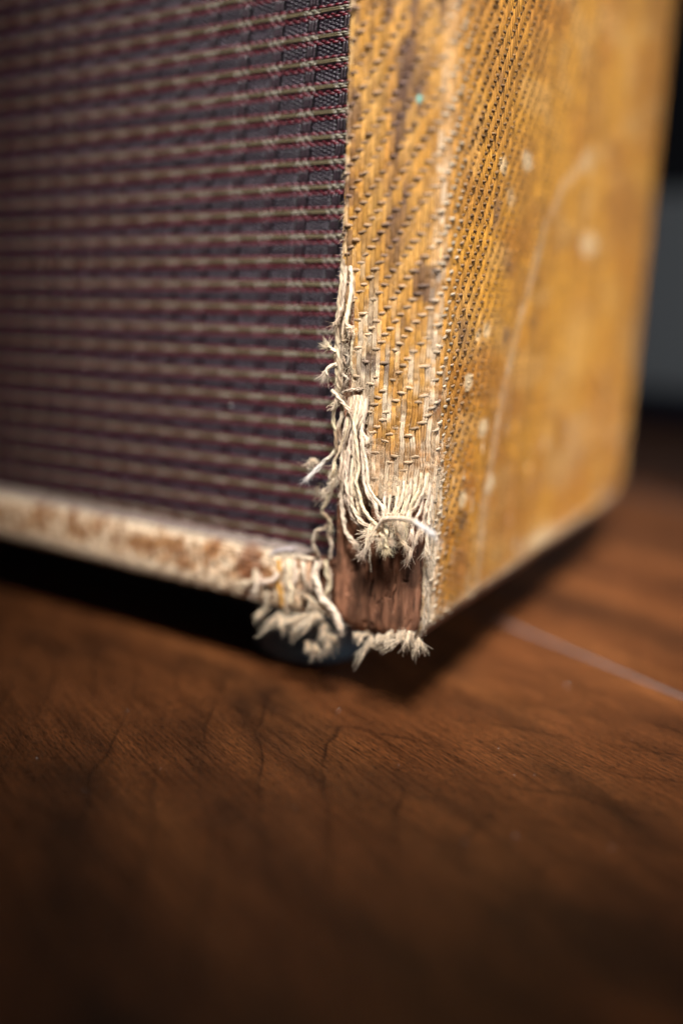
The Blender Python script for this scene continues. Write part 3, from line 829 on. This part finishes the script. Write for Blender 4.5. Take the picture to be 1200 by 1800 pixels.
lump((-39.53, -0.80, -1.00), 0.94, 2, CREAM*.95, .5, 60)
lump((-33.34, -0.90, -1.18), 1.40, 4, CREAM*.98, .5, 60)
lump((-29.81, -1.00, -1.21), 1.40, 4, CREAM*.95, .5, 60)
lump((-24.80, -1.40, 4.39), 1.56, 4, CREAM*.92, .5, 60)
lump((-24.45, -1.80, 1.05), 1.72, 5, CREAM, .5, 60)
lump((-21.51, -1.60, -0.54), 1.25, 4, CREAM*1.0, .5, 60)
lump((-24.53, -1.80, -5.85), 1.17, 4, CREAM*1.1, .5, 60)
lump((-20.03, -1.40, -3.27), 1.48, 4, CREAM, .5, 60)
lump((-13.75, -0.20, -1.25), 0.95, 3, CREAM*.95, .5, 22)
lump((-11.13, -0.20, -1.72), 1.29, 3, CREAM*.95, .5, 22)
lump((-8.34, -0.20, -0.80), 1.18, 3, CREAM*.95, .5, 22)
lump((-5.34, -0.20, 0.69), 1.06, 3, CREAM*.95, .5, 22)
lump((-3.19, -0.20, 1.71), 0.95, 3, CREAM*.95, .5, 22)
lump((-1.81, -0.20, 1.51), 1.29, 3, CREAM*.95, .5, 22)
lump((-1.03, 0.50, 0.93), 1.60, 3, CREAM*.95, .5, 22)
lump((-0.03, 0.50, 0.12), 1.60, 3, CREAM*.95, .5, 22)
lump((-25.70, -1.60, 36.30), 1.30, 2, CREAM*.8, .5, 40)
lump((-23.23, -1.50, 30.29), 1.40, 2, CREAM*.75, .5, 40)
lump((-20.14, -1.60, 33.89), 1.50, 3, CREAM*.8, .5, 80)
lump((-7.92, -5.00, 25.23), 1.70, 4, CREAM, .5, 120)
lump((-5.26, -3.20, 27.72), 1.60, 3, CREAM*1.02, .5, 90)
lump((-19.94, -1.40, 51.00), 1.20, 2, CREAM*.85, .5, 50)

# fuzz standing on worn cloth
def cloth_fuzz():
    M = 16000
    u = rng.uniform(-.5, UC1 + 6, M); z = rng.uniform(28, 150, M)
    wv = wear(u, z)
    p = .05 + .55 * wv + .6 * (z < 44) + .5 * (u < 1.5) * (z < 90)
    k = (rng.random(M) < p) & kept(u, z)
    u = u[k]; z = z[k]
    P0, N0 = surf(u, z, .5 + .3 * rng.random(len(u)))
    d = unit(N0 * .55 + rng.standard_normal((len(u), 3)) * .6 + np.array([0, 0, -.55]))
    c = mixc(dye(u, z, 'warp'), CREAM * 1.05, np.full(len(u), .6))
    fuzz.add(*fibres(P0, d, rng.uniform(.3, 1.3, len(u)), .030, c, .5))
    # ragged rim of the cover beside the bare wood and along the inner edge
    for (u0, u1, z0, z1, m_) in ((UC0 + 5.6, UC0 + 7.0, 0, 34, 700), (-.6, .6, 50, 90, 420), (5, 20, 29, 36, 900), (1.0, 4.2, 50, 72, 500)):
        u = rng.uniform(u0, u1, m_); z = rng.uniform(z0, z1, m_)
        P0, N0 = surf(u, z, .2 + .3 * rng.random(m_))
        d = unit(N0 * .5 + rng.standard_normal((m_, 3)) * .6 + np.array([-.1, 0, -.9]))
        fuzz.add(*fibres(P0, d, rng.uniform(.3, 1.2, m_), .04, np.broadcast_to(CREAM, (m_, 3)) * rng.uniform(.7, 1.1, (m_, 1)), .5))
cloth_fuzz()

# pale folded hem of the side cover against the bare wood
for i in range(2):
    zz = np.linspace(31 - i * 4, 1.2, 12)
    P, N = surf(UC0 + 6.0 + i * .7 + .7 * (fbm(zz * .3, zz * 0 + i, 99) - .5), zz, .35 + .1 * i)
    yarn(P, .38, CREAM * (1.0 - .08 * i), 2, 4.5, .3, 30, None, .3, .6, .15)

# ---------------------------------------------------------------- right-hand board of bare wood
def side_board():
    uu = np.concatenate([np.linspace(-9, -1.2, 6), np.linspace(-1.1, UC1 + .6, 190), np.linspace(UC1 + 2, _s[-1], 40)])
    zz = np.concatenate([np.linspace(0, 38, 170), np.linspace(40, 80, 40), np.linspace(85, CABH, 12)])
    U, Z = np.meshgrid(uu, zz, indexing='ij')
    crack = np.zeros_like(U)
    CR_ = [(8.2, 20, 33, .22, 1.0), (11.3, 14, 33, .26, 1.1), (13.9, 17, 33, .24, .9), (6.4, 24, 33, .2, .8), (9.8, 6, 13, .2, .7),
           (15.2, 5, 16, .18, .6), (4.2, 9, 20, .15, .4), (12.6, 2, 9, .16, .5), (2.6, 14, 30, .14, .4), (17.0, 18, 30, .16, .6), (7.4, 10, 17, .14, .45),
           (10.6, 24, 34, .2, .9), (12.8, 26, 34, .2, .9), (5.3, 27, 36, .2, .8)]
    for k, (cu, z0, z1, wd, dp) in enumerate(CR_):
        wu = cu + 1.6 * (fbm(Z * .22, Z * 0 + k * 3.3, 101) - .5)
        wl = (1.7 if k in (1, 2, 0, 11) else 1.2) * wd * (.5 + 1.2 * fbm(Z * .6, Z * 0 + k, 102))
        crack = np.maximum(crack, dp * np.exp(-((U - wu) / wl) ** 2) * sstep(z0, z0 + 3, Z) * sstep(z1, z1 - 3, Z))
    rough = .28 * (fbm(U * .5, Z * .12, 103) - .5) + .16 * (fbm(U * 1.6, Z * .5, 104) - .5)
    pits = .3 * sstep(.70, .78, fbm(U * .8, Z * .6, 105))
    H = -.15 + rough - crack * 1.3 - pits
    # the end of the board is rounded over where it has been knocked
    H = H - .7 * sstep(5, 0, Z) * (.6 + .4 * fbm(U * .2, Z * .2, 106)) * (U < UC1)
    P, N = surf(U, Z, H)
    P[..., 2] -= (2.0 - 2.6 * sstep(4.5, 0, U) - 2.2 * sstep(UC1 - 5, UC1, U) * (U < UC1 + 1)) * sstep(9, 0, Z)
    col = 1 - .85 * np.clip(crack, 0, 1) - .45 * pits
    col = col * (.62 + .55 * sstep(.25, .75, fbm(U * .9, Z * .14, 107))) * (.50 + .7 * sstep(.3, .6, fbm(U * .3, Z * .2, 108)))
    col = np.repeat(col[..., None], 3, 2)
    idx = np.arange(U.size).reshape(U.shape)
    q = np.stack([idx[:-1, :-1], idx[1:, :-1], idx[1:, 1:], idx[:-1, 1:]], -1).reshape(-1, 4)
    V = P.reshape(-1, 3); Cc = col.reshape(-1, 3)
    # underside strip to the inside of the board
    inner = P[:, 0].copy(); inner[:, 0] = np.minimum(-T + .5, inner[:, 0]); inner[:, 2] = 0.2
    nV = len(V)
    V = np.concatenate([V, inner]); Cc = np.concatenate([Cc, np.full((len(inner), 3), .6)])
    a = idx[:, 0]; b = nV + np.arange(len(inner))
    q = np.concatenate([q, np.stack([b[:-1], b[1:], a[1:], a[:-1]], -1)])
    o = link('side_board', raw_mesh('side_board', V, q, Cc), amp, M_board)
    o['label'] = 'cracked red brown wood laid bare at the corner'
side_board()

# ---------------------------------------------------------------- bottom board and its cloth
TB = 14.0
def bottom_prof(s):
    """profile of the bottom board's front edge: s = 0 at the back of the ledge, runs over the top, down the front and under"""
    r1, r2 = 1.6, 3.2
    pts = [(11, TB), (r1, TB)]
    for a in np.linspace(90, 180, 7)[1:]: pts.append((r1 + r1 * math.cos(math.radians(a)), TB - r1 + r1 * math.sin(math.radians(a))))
    for a in np.linspace(180, 270, 9): pts.append((r2 + r2 * math.cos(math.radians(a)), r2 + r2 * math.sin(math.radians(a))))
    pts.append((60, 0))
    pts = np.array(pts)
    ss = np.concatenate([[0], np.cumsum(np.linalg.norm(np.diff(pts, axis=0), axis=1))])
    f = np.linspace(0, ss[-1], 3000)
    y = np.interp(f, ss, pts[:, 0]); z = np.interp(f, ss, pts[:, 1])
    ty = np.gradient(y, f); tz = np.gradient(z, f)
    kk = np.ones(25) / 25
    ty = np.convolve(np.pad(ty, 12, 'edge'), kk, 'valid'); tz = np.convolve(np.pad(tz, 12, 'edge'), kk, 'valid')
    n = unit(np.stack([tz, -ty], -1))
    return (np.interp(s, f, y), np.interp(s, f, z), -np.abs(0) + np.interp(s, f, n[:, 0]), np.interp(s, f, n[:, 1]))

def bsurf(x, s, h):
    x, s, h = np.broadcast_arrays(np.asarray(x, float), np.asarray(s, float), np.asarray(h, float))
    y, z, ny, nz = bottom_prof(s)
    sg = np.where(s < 5, np.sign(nz) + (nz == 0), 1.0)
    N = np.stack([0 * x, ny, nz], -1)
    # make sure the normal points out of the board (towards -y on the front, +z on the ledge)
    flip = (y * 0 + np.where(np.abs(nz) > np.abs(ny), np.where(s < 12, nz, -nz), -ny)) < 0
    N = np.where(flip[..., None], -N, N)
    sag = .8 * (fbm(x * .05, x * 0 + 3, 111) - .5)
    lift = 1.0 + .010 * np.clip(-x - 25, 0, 200)
    z = z + lift * sstep(TB, 2, z)
    P = np.stack([x, y, z], -1) + N * (h + sag * .4)[..., None]
    return P, N

def bdye(x, s, kind):
    f0 = 11.2; f1 = 24.5                       # front face in s
    t = (s - f0) / (f1 - f0)
    n1 = fbm(x * .16, s * .3, 121); n2 = fbm(x * .5, s * .25, 122); n3 = fbm(x * 1.5, s * .12, 123)
    mid = sstep(-.12, .10, t + .45 * (n2 - .5)) * sstep(.88, .56, t + .5 * (n1 - .5) + .25 * (n3 - .5))
    d = mid * sstep(.42, .56, .34 * n1 + .32 * n2 + .34 * n3 + .03)
    c = mixc(np.broadcast_to(CREAM * np.array([1.12, 1.08, 1.06]), x.shape + (3,)), (.37, .145, .028), d * (.95 if kind == 'warp' else .80))
    c = mixc(c, (.26, .10, .035), d * sstep(.52, .68, n2) * .7)
    c = mixc(c, (.17, .13, .12), sstep(11.2, 9.6, s) * .9)        # grubby ledge
    c = mixc(c, (.20, .06, .02), sstep(4.5, 2.2, np.hypot((x + 43.2) * .9, (s - 15.5) * .55)) * .8)
    return c

def bkept(x, s):
    j = 2.5 * (fbm(s * .5, x * .2, 131) - .5)
    return x < -29 + j

def bottom():
    o = link('bottom_board', box_mesh('bottom_board', (-CABW + 5) * MM, -T * MM + .0005, .0012, (DEPTH - 4) * MM, (.6 + FOOT) * MM, (TB - .6 + FOOT) * MM, .001), amp, M_board)
    at = o.data.attributes.new('tint', 'FLOAT_COLOR', 'POINT')
    at.data.foreach_set('color', np.full(len(o.data.vertices) * 4, .7, np.float32))
    xs = np.concatenate([np.linspace(-CABW, -150, 30), np.linspace(-148, -22, 260)])
    ss = np.linspace(0, 45, 130)
    X, Sg = np.meshgrid(xs, ss, indexing='ij')
    P, N = bsurf(X, Sg, .25 + .18 * (fbm(X * .8, Sg * .8, 132) - .5))
    idx = np.arange(X.size).reshape(X.shape)
    q = np.stack([idx[:-1, :-1], idx[1:, :-1], idx[1:, 1:], idx[:-1, 1:]], -1)
    kk = bkept(X, Sg); kq = kk[:-1, :-1] & kk[1:, 1:] & kk[1:, :-1] & kk[:-1, 1:]
    bc = link('bottom_covering', raw_mesh('bottom_covering', P.reshape(-1, 3), q[kq].reshape(-1, 4), bdye(X, Sg, 'warp').reshape(-1, 3)), amp, M_tweed)
    bc['label'] = 'pale worn tweed strip along the bottom front edge'
    bag = Bag()
    # warp runs along the board, weft floats stand up and down the front
    sv = np.arange(5.0, 30, 1.1)
    xv = np.concatenate([np.arange(-215, -150, .74), np.arange(-150, -22, .37)])
    Sx = sv[:, None] + 0 * xv[None]; Xx = 0 * Sx + xv[None]
    Sx = Sx + .5 * (fbm(Xx * .2, Sx * .3, 133) - .5)
    ph = np.cos(2 * np.pi * (Xx / (ROW * 4) + np.arange(len(sv))[:, None] * .25))
    P, N = bsurf(Xx, Sx, .45 + .22 * ph)
    cc = bdye(Xx, Sx, 'weft') * (.85 + .3 * rng.random((len(sv), 1, 1)))
    bag.add(*tubes(P, N, .5, .34, 4, cc, bkept(Xx, Sx), (-.1, math.pi + .1)))
    xf = []; 
    nx = int(193 / ROW)
    for i in range(nx):
        for j in range((i % 4) - 4, int(24 / 1.1), 4):
            xf.append((-215 + (i + .5) * ROW, 5.5 + 1.1 * j))
    xf = np.array(xf); xf = xf[xf[:, 1] > 5]
    xf = xf + rng.standard_normal(xf.shape) * .14
    t = np.linspace(-1, 1, 7)
    Sf = xf[:, 1][:, None] + 1.2 * t; Xf = xf[:, 0][:, None] + .12 * rng.standard_normal((len(xf), 7)) * .5 + 0 * t
    P, N = bsurf(Xf, Sf, .2 + .65 * np.clip(1 - np.abs(t) ** 2.5, 0, 1))
    kf = bkept(xf[:, 0], xf[:, 1])
    cc = bdye(Xf, Sf, 'warp') * (.8 + .4 * rng.random((len(xf), 1, 1)))
    bag.add(*tubes(P[kf], N[kf], .34, .3, 5, cc[kf]))
    link('worn_weave', bag.mesh('worn_weave'), bc, M_tweed, kind='stuff')
    # nap
    M = 4500
    x = rng.uniform(-140, -24, M); s = rng.uniform(8, 24, M)
    x = np.concatenate([x, rng.uniform(-140, -24, 2600)]); s = np.concatenate([s, rng.uniform(22.5, 26, 2600)])
    k = bkept(x, s); x = x[k]; s = s[k]
    P0, N0 = bsurf(x, s, .5)
    d = unit(N0 * .6 + rng.standard_normal((len(x), 3)) * .6 + np.array([0, 0, -.5]))
    fuzz.add(*fibres(P0, d, rng.uniform(.3, 1.0, len(x)), .026, mixc(bdye(x, s, 'warp'), CREAM, np.full(len(x), .35)), .5))
bottom()

link('fibre_fuzz', fuzz.mesh('fibre_fuzz'), cover, M_yarn, kind='stuff')

# ---------------------------------------------------------------- grille cloth
def gy(z): return 5.0 + .0826 * z
def gpt(x, z, h):
    """x along the front, z up the cloth, h towards the viewer"""
    x, z, h = np.broadcast_arrays(np.asarray(x, float), np.asarray(z, float), np.asarray(h, float))
    zz = z + .0227 * (x + T) + .22 * (fbm(x * .045, z * .06, 151) - .5) + .10 * (fbm(x * .2, z * .2, 152) - .5)
    return np.stack([x, gy(zz) - h, zz], -1)

def grille():
    X0, X1 = -215.0, -T + 3
    baf = link('baffle', raw_mesh('baffle', np.array([gpt(-CABW, TB - 1, -.7), gpt(-T + 6, TB - 3, -.7), gpt(-T + 6, CABH, -.7), gpt(-CABW, CABH, -.7),
              gpt(-CABW, TB - 1, -10), gpt(-T + 6, TB - 3, -10), gpt(-T + 6, CABH, -10), gpt(-CABW, CABH, -10)]),
              np.array([[0, 1, 2, 3], [4, 7, 6, 5], [0, 4, 5, 1], [1, 5, 6, 2], [2, 6, 7, 3], [3, 7, 4, 0]]), None, False), amp, M_baffle)
    # woven ground: a sheet just behind the threads
    xs = np.linspace(-CABW, X1, 120); zs = np.linspace(TB - 2, CABH, 90)
    X, Z = np.meshgrid(xs, zs, indexing='ij')
    P = gpt(X, Z, -.30)
    idx = np.arange(X.size).reshape(X.shape)
    q = np.stack([idx[:-1, :-1], idx[1:, :-1], idx[1:, 1:], idx[:-1, 1:]], -1).reshape(-1, 4)
    g = link('grille_cloth', raw_mesh('grille_cloth', P.reshape(-1, 3), q, np.full((X.size, 3), (.010, .006, .010))), amp, M_grille)
    g['label'] = 'dark purple grille cloth with olive and red stripes'
    PIT = 5.18; ZT = 131.5; BAND = 9.0; XB = -30.6
    WPT = BAND / 9.0                              # warp thread pitch
    ks = np.arange(-7, 23)
    row = PIT / 9.0
    xv = np.concatenate([np.arange(X0, -130, WPT / 2), np.arange(-130, X1, WPT / 4)])
    ph = (xv - XB) / WPT                          # warp thread index, 0 at a band centre
    near_band = np.abs(((ph + 4.5) % 9) - 4.5)    # threads from the band centre
    inb = sstep(2.3, 1.7, near_band)              # within the tied band
    OL = np.array([.094, .072, .038]); OLB = np.array([.18, .155, .11]); RED = np.array([.110, .0075, .016]); NAVY = np.array([.016, .0085, .016])
    PURP = np.array([.018, .007, .012]); SILV = np.array([.082, .050, .074])
    ground = Bag()
    for n, k in enumerate(ks):
        zk = ZT - PIT * k
        # two olive strands: long floats between the bands, tied down as beads in the band
        bag = Bag()
        for s in (-1, 1):
            beads = .10 + .16 * np.cos(np.pi * ph + (s > 0) * np.pi)
            h = (1 - inb) * (.42 - .05 * s) + inb * (beads + .12)
            z = zk + s * .25 * (1 - .15 * (1 - inb)) + .05 * (fbm(xv * .3, xv * 0 + k * 7 + s, 141) - .5)
            P = gpt(xv, z, h)[None]
            N = np.broadcast_to(np.array([0, -1., 0]), P.shape)
            c = mixc(np.broadcast_to(OL, (len(xv), 3)), OLB, inb * .9) * (.8 + .4 * fbm(xv * .4, xv * 0 + k * 3 + s, 142))[:, None]
            fat = .25 + .04 * inb * np.cos(np.pi * ph + (s > 0) * np.pi) 
            bag.add(*tubes(P, N, fat[None], .25, 3, c[None], None, (-.3, math.pi + .3)))
        o = link('grille_cord' if n == 0 else 'grille_cord.%03d' % n, bag.mesh('grille_cord'), g, M_grille)
        # ground rows under this stripe: red, red, navy x4, red
        zz = []; kind = []
        for r_, kd in ((1.55, 'r'), (2.45, 'r'), (3.35, 'n'), (4.1, 'n'), (4.85, 'n'), (5.6, 'n'), (6.4, 'n'), (7.45, 'r')):
            zz.append(zk - r_ * row); kind.append(kd)
        zz = np.array(zz); isr = np.array([c == 'r' for c in kind])
        par = np.arange(len(zz)) % 2
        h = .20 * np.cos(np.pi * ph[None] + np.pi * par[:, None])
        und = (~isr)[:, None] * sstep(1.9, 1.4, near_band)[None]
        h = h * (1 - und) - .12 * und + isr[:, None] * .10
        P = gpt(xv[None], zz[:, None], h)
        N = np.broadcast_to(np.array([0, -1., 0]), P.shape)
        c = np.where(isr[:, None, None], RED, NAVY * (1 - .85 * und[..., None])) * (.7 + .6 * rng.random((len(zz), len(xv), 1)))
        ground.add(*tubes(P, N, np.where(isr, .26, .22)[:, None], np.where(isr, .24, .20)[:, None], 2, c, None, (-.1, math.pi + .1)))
    # warp threads
    th = np.arange(math.ceil((X0 - XB) / WPT), math.floor((X1 - XB) / WPT))
    zv = np.arange(TB - 2, 168, row / 2.0)
    xs = XB + th * WPT
    frac = ((ZT - zv) % PIT) / row                 # rows below a stripe
    isband = np.abs(((th + 4) % 9) - 4) <= 1
    par = (np.round((ZT - zv) / row).astype(int) % 2)
    h = .20 * np.cos(np.pi * (ZT - zv)[None] / row + np.pi * (th[:, None] % 2)) 
    over = isband[:, None] * (sstep(2.4, 3.0, frac) * sstep(7.3, 6.8, frac))[None]
    h = h * (1 - over) + .34 * over
    h = np.where((frac < 1.1)[None] | (frac > 8.2)[None], np.where(isband[:, None], h - .05, -.12), h)
    xx = xs[:, None] + .04 * rng.standard_normal((len(th), 1)) + 0 * zv[None]
    # the three threads of a band draw together
    dr = np.where(isband, ((th + 4) % 9) - 4, 0)
    xx = xx - .22 * dr[:, None] * over
    P = gpt(xx, zv[None], h)
    N = np.broadcast_to(np.array([0, -1., 0]), P.shape)
    c = np.where(isband[:, None], PURP, SILV)[:, None, :] * (.55 + .8 * rng.random((len(th), 1, 1))) * np.ones((1, len(zv), 1))
    ra_ = np.where(isband, .24, .13)[:, None] * np.ones((1, len(zv)))
    fr_ = xs > -135
    ground.add(*tubes(P[fr_], N[fr_], ra_[fr_], .16, 2, c[fr_], None, (-.2, math.pi + .2)))
    ground.add(*tubes(P[~fr_], N[~fr_], ra_[~fr_], .16, 2, c[~fr_], None, (0, math.pi)))
    link('grille_weave', ground.mesh('grille_weave'), g, M_grille, kind='stuff')
grille()

# ---------------------------------------------------------------- rest of the cabinet: other side, top, back
def rest():
    o = link('cabinet_panel', box_mesh('cabinet_panel', -CABW * MM, (-CABW + T) * MM, 0, DEPTH * MM, FOOT * MM, (CABH + FOOT) * MM, .005, 3), amp, M_tweed)
    o2 = link('cabinet_panel.001', box_mesh('cabinet_panel', (-CABW + T) * MM + .0002, -T * MM - .0002, .001, DEPTH * MM, (CABH - T + FOOT) * MM, (CABH + FOOT - .2) * MM, .004, 3), amp, M_tweed)
    o3 = link('back_panel', box_mesh('back_panel', (-CABW + T) * MM, -.0095, (DEPTH - 12) * MM, (DEPTH - .5) * MM, (TB + FOOT + 1) * MM, (CABH - T + FOOT - .5) * MM, .002), amp, M_tweed)
    o4 = link('cabinet_panel.002', box_mesh('cabinet_panel', -T * MM + .001, -.0015, .002, (DEPTH - 12.5) * MM, (20 + FOOT) * MM, (CABH + FOOT) * MM, .001), amp, M_board)
    for x in (o, o2, o3, o4):
        at = x.data.attributes.new('tint', 'FLOAT_COLOR', 'POINT')
        c = np.ones((len(x.data.vertices), 4), np.float32); c[:, :3] = MUST
        at.data.foreach_set('color', c.ravel())
rest()

def rubber_foot(cx, cy, name):
    prof = [(0, .2), (9, .2), (12.4, .2), (14.2, .5), (14.9, 1.4), (15.0, 2.6), (14.6, 4.0), (13.9, 7), (13.3, 11), (12.9, 15), (12.7, 18.2), (12.2, 19.4), (11.0, 20.0), (0, 20.1)]
    n = 64
    a = np.arange(n) / n * 2 * np.pi
    V = np.array([[(cx + r * np.cos(t), cy + r * np.sin(t), z - FOOT) for t in a] for r, z in prof]).reshape(-1, 3)
    idx = np.arange(len(prof) * n).reshape(len(prof), n)
    q = np.stack([idx[:-1], np.roll(idx[:-1], -1, 1), np.roll(idx[1:], -1, 1), idx[1:]], -1).reshape(-1, 4)
    return link(name, raw_mesh('rubber_foot', V, q), amp, M_rubber)
for i, (x, y) in enumerate(((-43.5, 28.5), (-40, 150), (-390, 31), (-390, 150))):
    rubber_foot(x, y, 'rubber_foot' if i == 0 else 'rubber_foot.%03d' % i)

# ---------------------------------------------------------------- dust on the floor and the cloth
def dust():
    import bmesh
    bm = bmesh.new()
    for (x, y, z, r) in [(-17.45, -1.40, -19.91, 0.132), (22.30, 42.43, -19.87, 0.180), (25.99, -5.97, -19.95, 0.072), (29.37, -3.72, -19.95, 0.072), (-33.82, -42.91, -19.95, 0.072), (-57.07, -53.39, -19.94, 0.084), (33.29, -25.81, -19.89, 0.156), (19.41, 2.59, -19.95, 0.072), (26.25, -32.43, -19.92, 0.120), (48.82, -19.67, -19.91, 0.132), (-56.58, -28.00, -19.93, 0.096), (-40.34, -56.67, -19.95, 0.072), (-4.12, -39.67, -19.94, 0.084), (4.80, -15.31, -19.96, 0.054), (42.61, 22.97, -19.95, 0.072), (-55.46, 8.00, 45.43, .22)]:
        n0 = len(bm.verts)
        g_ = bmesh.ops.create_icosphere(bm, subdivisions=1, radius=r * MM)
        for v in g_['verts']:
            v.co = Vector((v.co.x * rng.uniform(.7, 1.4), v.co.y * rng.uniform(.7, 1.4), v.co.z * .8)) + Vector((x * MM, y * MM, (z + FOOT) * MM))
    me = bpy.data.meshes.new('dust'); bm.to_mesh(me); bm.free()
    tag(link('dust', me, None, M_dust), 'tiny pale specks of dust scattered on the wooden floor', None, 'stuff')
dust()
